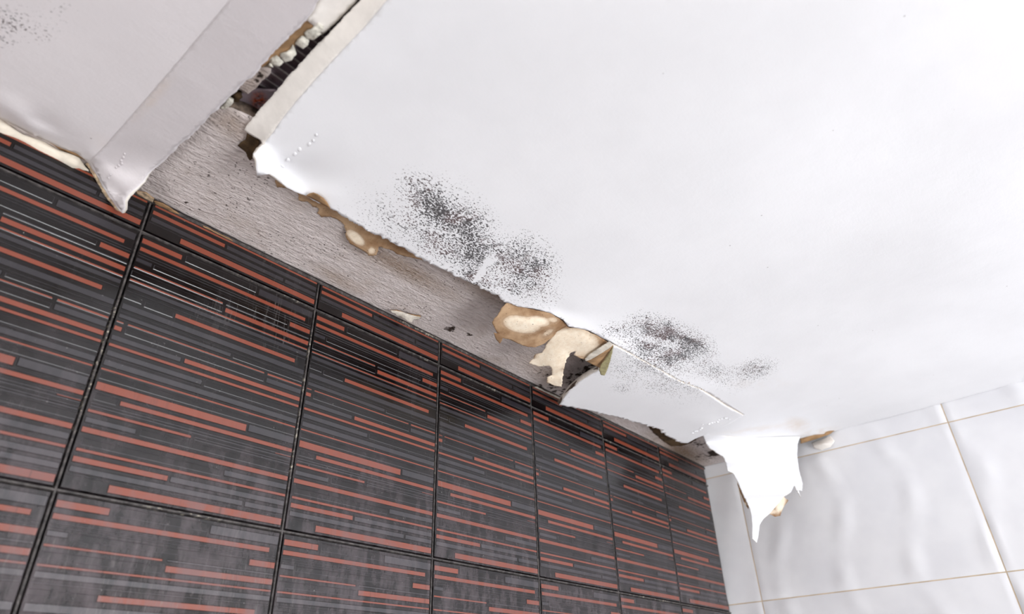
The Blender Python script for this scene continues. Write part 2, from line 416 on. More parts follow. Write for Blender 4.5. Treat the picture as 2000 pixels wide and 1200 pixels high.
# white tiled wall: joints at y .528 / .128 / -.272 ..., z .421 / .1704 ...
def white_wall():
    vs = []; fs = []; mi = []
    ys = [YW+.02] + [0.528-.4005*k for k in range(6)]
    zs = [.475, .421] + [.1704-.2507*k for k in range(9)]
    for a in range(len(ys)-1):
        y1, y0 = ys[a], ys[a+1]
        for b in range(len(zs)-1):
            zt_, zb_ = zs[b], zs[b+1]; g = .0009
            Ny = max(3, int((y1-y0)/.006)); Nz = max(3, int((zt_-zb_)/.01)); n0 = len(vs)
            vis = b < 4
            if not vis: Ny = 8; Nz = 3
            for jz in range(Nz+1):
                for jy in range(Ny+1):
                    u = jy/Ny; v = jz/Nz
                    y = y0+g+(y1-y0-2*g)*u; z = zb_+g+(zt_-zb_-2*g)*v
                    e = min(u*(y1-y0), (1-u)*(y1-y0), v*(zt_-zb_), (1-v)*(zt_-zb_))
                    ed = min(1, e/.003)
                    ph = y*2*math.pi/.118 + .9*math.sin(z*24)
                    rip = .0024*(max(0, math.cos(ph))**3)*(.6+.4*math.sin(z*60+y*9)) if (y1-y0) > .1 else .0008*math.sin(y*70+z*20)
                    x = XW + .0010*(1-ed**.5) - rip*ed
                    vs.append((x, y, z+CZ))
            for jz in range(Nz):
                for jy in range(Ny):
                    i = n0+jz*(Ny+1)+jy; fs.append((i, i+Ny+1, i+Ny+2, i+1)); mi.append(0)
    n0 = len(vs)
    vs += [(XW+.0012, YW+.03, 0), (XW+.0012, -1.7, 0), (XW+.0012, -1.7, CZ+.475), (XW+.0012, YW+.03, CZ+.475)]
    fs.append((n0, n0+3, n0+2, n0+1)); mi.append(1)
    n0 = len(vs)                              # wall body behind the tiles
    vs += [(XW+.004, YW+.09, 0), (XW+.1, YW+.09, 0), (XW+.1, -1.7, 0), (XW+.004, -1.7, 0), (XW+.004, YW+.09, CZ+.62), (XW+.1, YW+.09, CZ+.62), (XW+.1, -1.7, CZ+.62), (XW+.004, -1.7, CZ+.62)]
    for f in ((0,1,2,3),(4,7,6,5),(0,4,5,1),(1,5,6,2),(2,6,7,3),(3,7,4,0)): fs.append(tuple(n0+i for i in f)); mi.append(1)
    me = bpy.data.meshes.new('wall_right'); me.from_pydata(vs, [], fs); me.polygons.foreach_set('material_index', mi)
    me.polygons.foreach_set('use_smooth', [True]*len(fs)); me.update()
    return link('wall_right', me, [M['wt'], M['wg']])
tag(white_wall(), kind='structure')

b = MB(); b.box((XL-.1, -1.75, -.08), (XW+.1, YW+.09, 0)); tag(b.build('floor', M['floor']), kind='structure')
b = MB(); b.box((XL-.1, -1.75, 0), (XL, YW+.09, FILL_OPENING[2])); b.box((XL-.1, -1.75, FILL_OPENING[3]), (XL, YW+.09, CZ+.62))
b.box((XL-.1, -1.75, FILL_OPENING[2]), (XL, FILL_OPENING[0], FILL_OPENING[3])); b.box((XL-.1, FILL_OPENING[1], FILL_OPENING[2]), (XL, YW+.09, FILL_OPENING[3])); tag(b.build('wall_front', M['plain']), kind='structure')
b = MB(); wx0, wx1, wz0, wz1 = WIN
b.box((XL, -1.75, 0), (XW, -1.65, wz0)); b.box((XL, -1.75, wz1), (XW, -1.65, CZ+.62))
b.box((XL, -1.75, wz0), (wx0, -1.65, wz1)); b.box((wx1, -1.75, wz0), (XW, -1.65, wz1))
tag(b.build('wall_back', M['plain']), kind='structure')
b = MB(); b.box((XL-.1, -1.75, CZ+.62), (XW+.1, YW+.09, CZ+.7)); tag(b.build('unseen_slab_1', M['slab']), kind='structure')  # unseen structural slab above the ceiling, keeps light from leaking in

# ------------------------------------------------------------------ old plaster strip against the dark wall
ZS = .4475
o = sheet('ceiling', [('w', -1.4, YW+.003, ZS, 0), ('w', XW-.001, YW+.003, ZS, 0), ('w', XW-.001, .42, ZS, .0), ('w', .40, .425, ZS, .003), ('w', .33, .43, ZS, .003),
     ('w', .24, .435, ZS, .003), (540, 262, ZS, .002), (505, 236, ZS, .003), (480, 222, ZS, .0025), (455, 211, ZS, .002), (430, 204, ZS, .002), (395, 195, ZS, .002), ('w', .05, .43, ZS, .0), ('w', -1.4, .43, ZS, 0)],
     [M['soffit'], M['dirtyedge']], thick=.012, step=.006, jstep=.003, fine=((.0, .4), (1.4, .6), .04),
     masks={'brown': [(455, 245, 60, 30, 30, .5), (500, 265, 40, 20, 30, .6), (660, 545, 60, 16, 28, .5), (780, 520, 130, 22, 28, .75), (960, 560, 150, 30, 28, .7), (1060, 720, 70, 30, 28, .5), (1330, 880, 60, 20, 28, .9), (420, 460, 70, 8, 25, .6)],
            'mold': [(365, 398, 16, 12, 0, .6), (395, 412, 30, 5, 30, .55), (425, 435, 22, 4, 50, .6), (475, 447, 22, 10, 0, .3), (877, 645, 20, 14, 0, .75), (915, 655, 45, 6, 5, .5), (1075, 735, 40, 12, 20, .55), (1130, 735, 70, 22, -45, .8), (1100, 765, 60, 18, 20, .75), (1365, 868, 24, 8, 10, .8), (1400, 885, 50, 10, -12, 1.0), (630, 490, 30, 20, 20, .25), (540, 440, 120, 40, 25, .18), (680, 540, 20, 12, 0, .4)]})
tag(o, kind='structure')

# ------------------------------------------------------------------ left ceiling panel, old greyish paint
ZL = .4405
A1, A2 = .0008, .0016
left_out = [(0, 232, .4475, A1), (37, 250, .4475, A1), (82, 272, .447, A1), (120, 290, .446, A1), (150, 300, .445, A1), (172, 318, .444, A1),
    (187, 340, .438, A1), (200, 365, .430, A1), (210, 380, .424, A1), (225, 402, .414, A1), (239, 417, .407, .0003), (244, 411, .408, .0003), (245, 391, .413, .0003), (251, 381, .417, .0004),
    (265, 370, .423, .0003), (282, 355, .431, .0004), (288, 344, .435, A1), (296, 335, .438, A1), (325, 311, ZL, A2), (350, 284, ZL, A2), (378, 262, ZL, A2), (400, 240, ZL, A2), (418, 220, ZL, A2),
    (432, 206, ZL, A2), (452, 186, ZL, A2), (470, 168, ZL, A2), (498, 147, ZL, A2), (510, 128, ZL, A2), (545, 92, ZL, A2), (575, 62, ZL, A2), (600, 38, ZL, A1), (608, 28, ZL, A1), (618, 8, ZL, A1), (627, -4, ZL, A1),
    ('w', .150, .22, ZL, A1), ('w', .152, -.1, ZL, -1), ('w', .155, -1.65, ZL, -1), ('w', -1.4, -1.65, ZL, -1), ('w', -1.4, .583, .4475, -1), ('w', -.1, .583, .4475, -1)]
lctrl = [(180, 300, .4405), (190, 310, .4395), (205, 330, .4375), (220, 345, .433), (237, 378, .4235), (212, 318, .4405), (240, 320, .4405), (260, 320, .4405), (250, 345, .434), (268, 345, .435), (300, 280, ZL), (250, 250, ZL), (120, 240, ZL), (150, 270, .4412), (100, 258, .4425), (60, 230, .4405), (90, 245, .4435),
    (30, 222, .4385), (0, 205, .440), (60, 248, .4405), (20, 180, ZL), (360, 230, ZL), (200, 100, ZL), (0, 0, ZL), (400, 0, ZL), (400, 165, .4407), (385, 165, .4403), (300, 160, ZL), ('w', -.1, .4, ZL), ('w', -.4, .2, ZL), ('w', -.1, .1, ZL), ('w', -.7, -.6, ZL), ('w', -.1, -.8, ZL)]
lp = sheet('ceiling_panel', left_out, [M['grey'], M['coreedge']], lctrl, thick=.0025, step=.005, jstep=.0016, fine=((-.1, .2), (.2, .66), .05),
     masks={'mold': [(20, 45, 60, 40, 20, .42), (70, 60, 50, 30, 0, .34), (0, 80, 40, 24, 0, .34), (110, 20, 40, 30, 0, .25)], 'brown': [(220, 300, 60, 20, 40, .12)]})
tag(lp, 'greyish old ceiling panel on the left with a torn lip drooping over the dark tiles', 'ceiling panel')
# the joint tape: a second skin lying just under the panel, ending in a straight edge
tape_px = [(450, 0), (360, 107), (275, 206), (205, 286), (177, 313), (190, 338), (204, 362), (215, 380), (230, 402), (238, 411), (243, 405), (244, 388), (252, 377), (264, 367), (280, 352), (288, 339), (296, 330), (322, 308),
    (348, 281), (376, 259), (398, 237), (416, 217), (430, 203), (450, 183), (467, 166), (495, 144), (507, 126), (542, 90), (572, 60), (597, 36), (605, 26), (615, 8), (624, -4)]
o = sheet('joint_tape', [(x, y, ZL, .0003 if i < 5 else .0006) for i, (x, y) in enumerate(tape_px)] + [('w', .148, .22, ZL, 0), ('w', .150, -.3, ZL, -1), ('w', .085, -.3, ZL, -1)],
      [M['tape'], M['grey']], thick=.0003, step=.004, jstep=.002, parent=lp, on=o_sheets[lp.name], off=.0006, masks={'mold': [], 'brown': [(300, 190, 60, 12, -48, .25)]})
tag(o, 'darker band of painted joint tape')
LS = o_sheets[lp.name]
o = sheet('torn_edge', [(x, y, ZL, .0005) for x, y in ((172, 318), (187, 340), (200, 365), (210, 380), (225, 402), (239, 417), (243, 414), (236, 416), (226, 412), (214, 396), (203, 384), (193, 364), (183, 348), (174, 332), (166, 322))], [M['fringe'], M['tan']], thick=.0018, step=.0018, jstep=.001, parent=lp, on=LS, off=-.0008)
tag(o, 'fuzzy tan and cream torn edge of the lip')
o = sheet('torn_edge', [(x, y, ZL, .0004) for x, y in ((-60, 205), (0, 231), (37, 249), (82, 271), (120, 289), (150, 299), (170, 316), (150, 306), (120, 295), (82, 277), (37, 255), (0, 236), (-60, 210))], [M['tan'], M['tan']], thick=.001, step=.003, jstep=.001, parent=lp, on=LS, off=-.0005)
tag(o, 'thin brown line of torn paper')
# broken board showing its cream core where the gap narrows
o = sheet('board_edge', [(600, 40, .4412, .0002), (610, 28, .4412, .0003), (620, 8, .4412, .0003), (629, -6, .4412, 0), ('w', .150, .22, .4412, 0), ('w', .150, -.3, .4412, -1), ('w', .168, -.3, .452, -1), ('w', .166, .20, .452, 0),
    (704, -8, .452, 0), (692, 8, .452, .0003), (670, 30, .452, .0003), (650, 50, .452, .0003), (630, 68, .452, .0003), (622, 62, .449, .0003), (612, 50, .445, .0003)], [M['core'], M['coreedge']], [], thick=.002, step=.006, parent=lp)
tag(o, 'broken cream plaster core of the panel')
# tan paper and lumps of filler clinging along the torn edge inside the gap
o = sheet('torn_paper', [(596, 36, .4435, 0), (540, 90, .4435, 0), (505, 126, .4435, 0), (512, 132, .447, .0006), (530, 122, .447, .0008), (548, 112, .447, .0008), (566, 100, .447, .0008), (582, 82, .447, .0008), (600, 66, .447, .0008), (615, 58, .447, .0004), (608, 42, .445, .0003)], [M['tan'], M['tan']], thick=.001, step=.004, jstep=.0015, parent=lp)
tag(o, 'tan torn paper along the edge')
def lump(name, pts, z, mt, parent, dz=.004, jg=.0008, th=.004, zz=None):
    cx = sum(p[0] for p in pts)/len(pts); cy = sum(p[1] for p in pts)/len(pts)
    zs = zz or [z]*len(pts)
    return sheet(name, [(p[0], p[1], zi, jg) for p, zi in zip(pts, zs)], mt, [(cx, cy, z-dz)], thick=th, step=.0018, jstep=.0012, parent=parent)
for pts in ([(622, 44), (612, 52), (594, 64), (598, 76), (612, 78), (622, 66), (632, 58)],
            [(590, 70), (580, 78), (576, 86), (592, 96), (602, 88), (604, 80)],
            [(572, 88), (566, 98), (548, 104), (546, 108), (556, 122), (570, 118), (579, 106)],
            [(540, 108), (528, 112), (524, 116), (534, 128), (546, 130), (554, 122), (546, 112)],
            [(526, 123), (524, 128), (534, 132), (532, 127)],
            [(622, 62), (608, 78), (616, 76), (628, 66)]):
    lump('filler_lump', pts, .4455, [M['fibre'], M['fibre']], lp, dz=.002)
o = lump('filler_lump', [(446, 192), (436, 204), (430, 212), (440, 214), (452, 206), (456, 200)], .4462, [M['fibre'], M['fibre']], lp, dz=.001)

# ------------------------------------------------------------------ in the gap
o = sheet('plaster_fragment', [(500, 130, .449, .0008), (464, 168, .449, .001), (468, 176, .452, .001), (484, 184, .452, .001), (497, 175, .452, .001), (512, 158, .452, .001), (528, 144, .452, .001), (530, 134, .452, .0008), (512, 130, .450, .0008)],
      [M['soffit'], M['dirtyedge']], thick=.006, step=.003, jstep=.0012, masks={'mold': [(500, 160, 40, 14, -45, .5)], 'brown': [(495, 155, 60, 30, -45, .5)]})
tag(o, 'pitted grey-brown plaster fragment wedged in the gap beside the grey panel edge', 'plaster')
b = MB()
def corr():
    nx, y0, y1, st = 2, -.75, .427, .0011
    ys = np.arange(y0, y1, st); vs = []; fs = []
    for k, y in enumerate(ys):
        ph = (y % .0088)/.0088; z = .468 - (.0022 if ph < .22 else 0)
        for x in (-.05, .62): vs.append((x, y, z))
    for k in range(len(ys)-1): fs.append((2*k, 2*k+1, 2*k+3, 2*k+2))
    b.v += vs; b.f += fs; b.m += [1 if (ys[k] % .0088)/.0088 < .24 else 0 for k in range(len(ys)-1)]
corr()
o = up(b.build('corrugated_sheet', [M['metal'], M['lit_rib']])); md = o.modifiers.new('t', 'SOLIDIFY'); md.thickness = .0008
tag(o, 'dark ribbed metal sheet visible deep inside the ceiling gap', 'metal sheet')
o = sheet('metal_plate', [(452, 196, .4605, 0), (474, 180, .4605, 0), (500, 174, .4605, 0), (540, 176, .4605, 0), (560, 210, .4605, 0), (520, 236, .4605, 0), (500, 225, .4605, 0), (480, 212, .4605, 0)], [M['metal']], thick=.002, step=.003,
      masks={'brown': [(505, 196, 17, 17, 0, 1.2), (507, 205, 12, 10, 0, 1.2)]})
tag(o, 'grey metal plate with a round rust spot inside the gap', 'metal plate')
o = sheet('rusty_clump', [(448, 188, .456, .001), (460, 178, .456, .0012), (472, 180, .456, .0012), (474, 190, .456, .001), (466, 200, .456, .001), (458, 205, .456, .001), (450, 198, .456, .001)], [M['rustp'], M['rustp']], [(461, 191, .452)], thick=.004, step=.002, jstep=.0012)
tag(o, 'small rusty brown clump at the inner end of the gap above the plaster strip', 'debris')
o = sheet('brown_paper_scrap', [(482, 262, .4455, .0008), (478, 275, .4455, .001), (464, 285, .4455, .0012), (470, 290, .4455, .0012), (480, 298, .4455, .0012), (482, 305, .4455, .001), (488, 314, .4455, .0008), (496, 308, .4455, .0008), (502, 300, .4455, .001), (506, 290, .4455, .001), (506, 276, .4455, .0008), (498, 268, .4455, .0006)],
      [M['rustp'], M['rustp']], thick=.001, step=.003, jstep=.0013)
tag(o, 'dark brown paper scrap on the plaster strip under the cream board corner', 'paper scrap')

# ------------------------------------------------------------------ main white panel
E1 = .0034
tear = [(520, 273, .436, .0005), (514, 283, .435, .0004), (506, 289, .430, .0006), (500, 298, .424, .0007), (494, 300, .423, .0008), (500, 310, .420, .0006), (500, 325, .418, .0004), (502, 343, .4165, .0003), (528, 340, .4215, .0004),
    (545, 352, .4265, .0005), (562, 368, .4295, .0006), (578, 376, .4305, .0008), (596, 382, .431, .0008), (612, 392, .431, E1), (643, 407, .430, E1), (665, 420, .430, E1), (700, 441, .430, E1), (735, 459, .4295, E1), (770, 476, .429, E1), (800, 493, .428, E1),
    (850, 520, .426, E1), (890, 541, .425, E1), (925, 556, .424, E1), (950, 569, .423, E1), (975, 580, .422, E1), (990, 592, .421, E1), (1015, 600, .420, .0007), (1045, 604, .4195, .0004), (1075, 612, .419, .0003), (1100, 625, .417, .0003), (1110, 638, .415, .0003),
    (1130, 642, .416, .0005), (1150, 646, .418, .0008), (1175, 660, .419, .0008), (1198, 671, .420, .0008)]
seam = [(1230, 689, .421, .0018), (1260, 706, .422, .0018), (1290, 722, .423, .0018), (1330, 745, .425, .0018), (1352, 753, .4265, .0014), (1370, 760, .4275, .001), (1398, 777, .430, .0005), (1420, 792, .432, .0004), (1440, 803, .434, .0004)]
low = [(1452, 810, .435, 0), (1420, 828, .4335, .0002), (1392, 838, .433, .0003), (1372, 848, .4325, .0002), (1376, 856, .4325, 0), (1420, 860, .4355, 0), (1480, 861, .4395, 0), (1540, 859, .4425, 0), (1563, 857, .4435, .0003), (1590, 850, .4455, .0004), (1605, 849, .4475, .0002), (1622, 845, .4525, 0)]
rightw = [('w', 1.359, .27, .4545, 0), ('w', 1.359, .128, .456, 0), ('w', 1.359, -.02, .460, -1), ('w', 1.359, -.5, .461, -1), ('w', 1.359, -1.65, .461, -1), ('w', .180, -1.65, .4405, -1), ('w', .180, -.3, .4405, -1), ('w', .179, .1, .440, 0)]
ledge = [(757, -3, .440, .0003), (735, 30, .440, .0004), (690, 82, .4395, .0004), (640, 136, .439, .0004), (590, 192, .438, .0004), (545, 244, .437, .0004)]
ledge = [(757, -3, .440, .0003), (712, 52, .440, .0004), (662, 104, .4395, .0004), (618, 152, .439, .0004), (576, 200, .438, .0004), (545, 240, .437, .0004)]
mctrl = [(543, 330, .4342), (528, 300, .4355), (556, 350, .4335), (585, 372, .4325), (600, 300, .4375), (560, 300, .4368), (640, 380, .4322), (700, 410, .4322), (700, 330, .4365), (860, 400, .4345), (950, 470, .4315), (700, 200, .4402), (800, 300, .4385), (850, 480, .4295), (800, 455, .4305), (1000, 540, .4272), (1000, 400, .4362), (1000, 200, .4415), (1100, 580, .4255),
    (1120, 600, .4235), (1100, 606, .4225), (1140, 615, .4235), (1140, 634, .4195), (1180, 640, .4235), (1240, 660, .429), (1300, 640, .435), (1340, 700, .4315), (1400, 740, .4345), (1400, 600, .441), (1500, 780, .4405), (1480, 820, .4385), (1520, 840, .4415), (1600, 740, .447), (1560, 720, .446), (1640, 700, .449), (1580, 780, .446),
    (1400, 300, .4435), (1700, 400, .449), (1700, 600, .451), (1600, 820, .450), (1750, 750, .4535), (1800, 200, .451), (1900, 650, .457), (600, 262, .4375), (1260, 690, .4255), (1500, 500, .4445), (1510, 720, .4425), (1440, 680, .4405)]
mctrl += [('w', x, y, .4425) for x, y in ((.5, -.3), (.9, -.3), (.5, -.9), (.9, -.9), (.4, 0), (.8, 0))]
mp = sheet('ceiling_panel', ledge + tear + seam + low + rightw, [M['white'], M['coreedge'], M['coreedge']], mctrl, thick=.0035, step=.0052, jstep=.0015, fine=((.15, .0), (1.37, .62), .05),
     masks={'mold': [(838, 395, 76, 52, 35, .86), (850, 410, 54, 40, 35, .95), (885, 440, 90, 44, 35, .86), (930, 490, 90, 52, 30, .80), (905, 500, 90, 44, 30, .60), (960, 500, 70, 40, 30, .78), (800, 440, 130, 56, 28, .42), (900, 445, 84, 66, 40, .86), (860, 470, 90, 46, 30, .74), (850, 365, 90, 36, 12, .36), (1025, 515, 74, 62, 20, .78), (1035, 560, 70, 40, 20, .58), (930, 540, 60, 26, 28, .74), (1000, 560, 60, 22, 28, .60),
                      (690, 440, 90, 26, 28, .22), (952, 515, 30, 8, -52, -.72), (938, 537, 16, 9, -52, -.8),
                      (1290, 650, 72, 36, 18, .95), (1345, 678, 62, 42, 20, .84), (1285, 690, 90, 36, 25, .84), (1305, 645, 30, 16, 50, 1.15), (1340, 662, 50, 9, 20, 1.15), (1320, 690, 60, 20, 20, .95), (1215, 645, 58, 26, -8, .50), (1385, 720, 80, 30, 30, .5), (1290, 668, 40, 8, 15, -.35),
                      (1470, 722, 56, 26, -14, .60), (1440, 745, 60, 22, -14, .34), (1262, 705, 70, 14, 30, .6)],
            'brown': [(1480, 750, 60, 12, 0, .1), (1555, 830, 26, 16, 0, .35), (1480, 838, 80, 8, -8, .2), (1600, 845, 40, 8, -10, .35)]})
tag(mp, 'large white ceiling panel with black mold patches and a ragged torn lower edge', 'ceiling panel')
o = sheet('board_edge', [(757, -3, .4396, 0), (712, 52, .4396, 0), (662, 104, .4391, .0002), (618, 152, .4386, .0002), (576, 200, .4376, .0002), (545, 240, .4366, .0002), (521, 272, .4356, .0003), (513, 284, .4346, .0003), (509, 274, .4395, .0004), (497, 268, .442, .0004), (486, 262, .4435, .0005), (477, 254, .4455, .0005),
      (484, 242, .4455, .0008), (520, 200, .4465, .0008), (560, 152, .447, .0008), (610, 98, .4475, .0007), (655, 52, .448, .0005), (700, 5, .448, .0003), (708, -4, .448, 0), ('w', .169, .2, .448, 0), ('w', .169, -.3, .448, -1), ('w', .1795, -.3, .4396, -1), ('w', .1785, .1, .4392, 0)],
      [M['core'], M['coreedge']], thick=.006, step=.0025, jstep=.0011, parent=mp)
tag(o, 'thick cream cut edge of the board facing the gap')
o = sheet('torn_paper', [(598, 383, .4285, 0), (604, 379, .4285, .0003), (612, 377, .428, .0003), (620, 380, .428, .0003), (632, 388, .428, .0003), (640, 398, .428, .0003), (645, 408, .4285, .0003), (632, 401, .430, .0003), (618, 393, .430, .0003), (606, 387, .430, .0003)],
      [M['tan'], M['tan']], thick=.0006, step=.003, parent=mp)
tag(o, 'tan bare paper showing where paint has come off')
# row of paint blisters near the corner
def blister(px, py, z, r, parent, mt, ang=0, asp=1.8, h=.5):
    n = 10; c = P(px, py, z); vs = []; fs = []
    a = math.radians(ang)
    for k in range(4):
        rr = r*math.cos(k*math.pi/6); dz = r*h*math.sin(k*math.pi/6)
        for j_ in range(n):
            t = 2*math.pi*j_/n; u = rr*math.cos(t)*asp; v = rr*math.sin(t)
            vs.append((c[0]+u*math.cos(a)-v*math.sin(a), c[1]+u*math.sin(a)+v*math.cos(a), c[2]-dz+CZ))
    for k in range(3):
        for j_ in range(n): fs.append((k*n+j_, (k+1)*n+j_, (k+1)*n+(j_+1) % n, k*n+(j_+1) % n))
    fs.append(tuple(3*n+j_ for j_ in reversed(range(n))))
    me = bpy.data.meshes.new('paint_blister'); me.from_pydata(vs, [], fs); me.polygons.foreach_set('use_smooth', [True]*len(fs))
    return link('paint_blister', me, mt, parent)
for px, py, rr in ((243, 301, .0011), (241, 308, .0013), (237, 314, .0012), (238, 320, .0014), (232, 324, .0012), (227, 328, .0011), (216, 342, .0010), (212, 348, .0009)):
    w_ = ray(px, py); z_ = float(LS.at([(w_[0]*H/w_[2], w_[1]*H/w_[2])])[0, 2])
    blister(px, py, z_-.0006, rr, lp, M['tape'], 70, 1.5, .6).name = 'paint_wrinkle'
for px, py, r, an in ((618, 264, .0012, 60), (612, 275, .0012, 60), (604, 282, .0016, 70), (585, 292, .0018, 60), (576, 301, .0017, 60), (563, 313, .0016, 60), (552, 325, .0014, 20), (1145, 599, .0024, 20)):
    blister(px, py, .4372 if px < 700 else .4295, r, mp, M['white'], an)

# crumbly raised edge along the crack
for k in range(46):
    t = k/45 + rnd.uniform(-.008, .008); pts = seam; i = min(int(t*(len(pts)-1)*.62), len(pts)-2); f = t*(len(pts)-1)*.62 - i
    px = pts[i][0]*(1-f)+pts[i+1][0]*f; py = pts[i][1]*(1-f)+pts[i+1][1]*f; z = pts[i][2]*(1-f)+pts[i+1][2]*f
    blister(px+rnd.uniform(-3, 3), py+rnd.uniform(-3, 3), z-.0022, rnd.uniform(.0006, .0012), mp, M['white'] if rnd.random() < .9 else M['tan'], rnd.uniform(0, 90), 1.4, .8).name = 'paint_crumb'

# ------------------------------------------------------------------ broken board hanging below the crack
F1 = .005
brk = [(1197, 675, .4185, .0003)] + [(p[0]-1, p[1]+2, p[2]-.0015, .0004) for p in seam] + [(1452, 812, .4335, .0), (1422, 830, .4325, .0002), (1396, 842, .4315, .0004), (1372, 852, .4305, .0003), (1357, 858, .429, .0004), (1343, 866, .428, .0004),
    (1330, 866, .4265, F1), (1300, 851, .423, F1), (1285, 838, .4215, F1), (1245, 826, .4185, F1), (1210, 816, .4165, F1), (1180, 810, .415, F1), (1150, 802, .413, F1), (1120, 797, .411, F1), (1092, 792, .409, .0005),
    (1098, 782, .4095, .0003), (1112, 763, .411, .0003), (1130, 747, .4125, .0003), (1150, 734, .4135, .0003), (1168, 724, .4145, .0003), (1180, 705, .416, .0003)]
bb = sheet('ceiling_panel', brk, [M['white'], M['coreedge'], M['dirtyedge']], [(1250, 760, .4175), (1350, 800, .4255), (1320, 840, .4245), (1200, 760, .415), (1360, 840, .4285), (1385, 825, .4285), (1410, 812, .4315)], thick=.008, step=.005, jstep=.0015,
     masks={'mold': [(1262, 715, 70, 22, 30, .58), (1225, 725, 80, 44, 20, .34), (1330, 750, 70, 18, 30, .42), (1215, 758, 30, 14, 0, .42), (1290, 745, 90, 40, 25, .4)], 'brown': []})
tag(bb, 'broken white board sagging below the crack over the dark tiles', 'ceiling panel')
o = sheet('board_edge', [(1168, 724, .4148, .0005), (1150, 734, .4138, .0005), (1130, 747, .4128, .0005), (1112, 763, .4113, .0005), (1098, 782, .4098, .0003), (1092, 792, .4092, .0003), (1088, 786, .4125, .0005), (1100, 772, .415, .0008), (1118, 750, .417, .001), (1138, 735, .4185, .001), (1158, 722, .4195, .0008), (1168, 716, .419, .0004)],
      [M['dirtyedge'], M['dirtyedge']], thick=.001, step=.002, jstep=.0012, parent=bb)
tag(o, 'dirty grey-brown broken edge')
for k in range(17):
    t = k/16; px = 1352+72*t; py = 846-26*t-8*math.sin(t*3.1)
    blister(px+rnd.uniform(-3, 3), py+rnd.uniform(-3, 3), .4285+.004*t-.0012, rnd.uniform(.001, .0019), bb, M['white'], 150, 1.7, .9).name = 'paint_wrinkle'
o = sheet('tan_tear', [(1415, 826, .4325, .0002), (1424, 820, .4326, .0002), (1430, 819, .433, 0), (1424, 824, .4326, .0002)], [M['tan'], M['tan']], thick=.0003, step=.002, parent=bb)

# ------------------------------------------------------------------ hanging white flap at the corner
J2 = .0035
fl = [(1370, 846, .4318, 0), (1420, 853, .4345, 0), (1480, 855, .4385, 0), (1540, 853, .4415, 0), (1563, 853, .4428, .0006),
      (1558, 868, ('y', .372), .0008), (1557, 890, ('y', .374), .0006), (1561, 920, ('y', .378), .0006), (1568, 945, ('y', .380), .001), (1567, 960, ('y', .382), .0006), (1560, 958, ('y', .384), .0006), (1564, 972, ('y', .382), .0004), (1556, 958, ('y', .386), .0006), (1551, 949, ('y', .389), .0008),
      (1545, 962, ('y', .394), .001), (1531, 970, ('y', .40), .001), (1520, 984, ('y', .408), .001), (1505, 1002, ('y', .416), .001), (1492, 1013, ('y', .423), .0008), (1484, 1025, ('y', .428), .0005), (1481, 1048, ('y', .430), .0005), (1478, 1061, ('y', .433), .0003),
      (1469, 1052, ('y', .436), .0005), (1469, 1025, ('y', .437), .0005), (1467, 1005, ('y', .439), .0008), (1464, 992, ('y', .441), .0012), (1452, 968, ('y', .450), .0012), (1440, 940, ('y', .458), .0014), (1432, 925, ('y', .463), .0014), (1421, 920, ('y', .468), .0014), (1418, 905, ('y', .471), .0014),
      (1412, 892, ('y', .475), .0014), (1398, 884, ('y', .485), .0014), (1385, 875, ('y', .495), .0012), (1378, 864, .4305, .0008)]
o = sheet('paint_flap', fl, [M['white'], M['coreedge'], M['coreedge']], [], thick=.0012, step=.004, jstep=.0018)
tag(o, 'bright white paint flap hanging to a point in front of the white tiles', 'paint flap')
c = sheet('paper_backing', [(1500, 1003, ('y', .419), .0004), (1515, 988, ('y', .412), .0004), (1530, 968, ('y', .404), .0006), (1534, 974, ('y', .404), .0008), (1540, 978, ('y', .403), .0008), (1530, 992, ('y', .408), .0008), (1524, 1008, ('y', .412), .0006), (1514, 1010, ('y', .416), .0006)],
      [M['paper'], M['paper']], thick=.0005, step=.004, parent=o, masks={'pale': [(1525, 985, 12, 30, 20, .9), (1510, 1000, 20, 10, 0, .6)]})
tag(c, 'tan paper torn at its edge')
c = sheet('curled_edge', [(1440, 945, ('y', .462), .0005), (1447, 965, ('y', .456), .0006), (1455, 985, ('y', .450), .0008), (1462, 995, ('y', .446), .0006), (1463, 984, ('y', .448), .0006), (1458, 972, ('y', .450), .0004), (1448, 955, ('y', .456), .0003)], [M['paper'], M['paper']], thick=.0005, step=.003, parent=o, masks={'pale': [(1455, 985, 6, 6, 0, .8)]})
for px, py in ((1440, 900), (1442, 912), (1451, 898), (1450, 920), (1453, 934)):
    pass

# ------------------------------------------------------------------ brown paper and loose bits
def spec(l, j_=.0006): return [(a, b_, z, j_*2.2) for a, b_, z in l]
o = sheet('paper_flap', spec([(992, 588, .4235), (1000, 592, .4235), (1020, 600, .422), (1045, 606, .4205), (1075, 612, .4195), (1100, 628, .4185), (1108, 637, .4180), (1098, 642, .416), (1086, 650, .414), (1078, 660, .411), (1062, 672, .406), (1045, 679, .403), (1030, 678, .402), (1010, 671, .402), (996, 664, .402), (982, 661, .402), (979, 668, .401), (976, 672, .400), (968, 662, .403), (964, 651, .405), (972, 652, .405), (966, 642, .407), (961, 630, .410), (968, 620, .413), (977, 608, .417), (984, 598, .420)]),
      [M['paper'], M['tan']], [(1030, 632, .409), (1000, 640, .4075), (1065, 640, .411)], thick=.0007, step=.003, jstep=.0016,
      masks={'pale': [(1020, 634, 42, 19, 10, 1.1), (1050, 628, 30, 14, 5, .9), (1080, 625, 20, 10, 10, .55), (1070, 650, 26, 12, -30, .5)]})
tag(o, 'water-stained brown paper flap with a pale centre curling from the torn ceiling edge', 'paper flap')
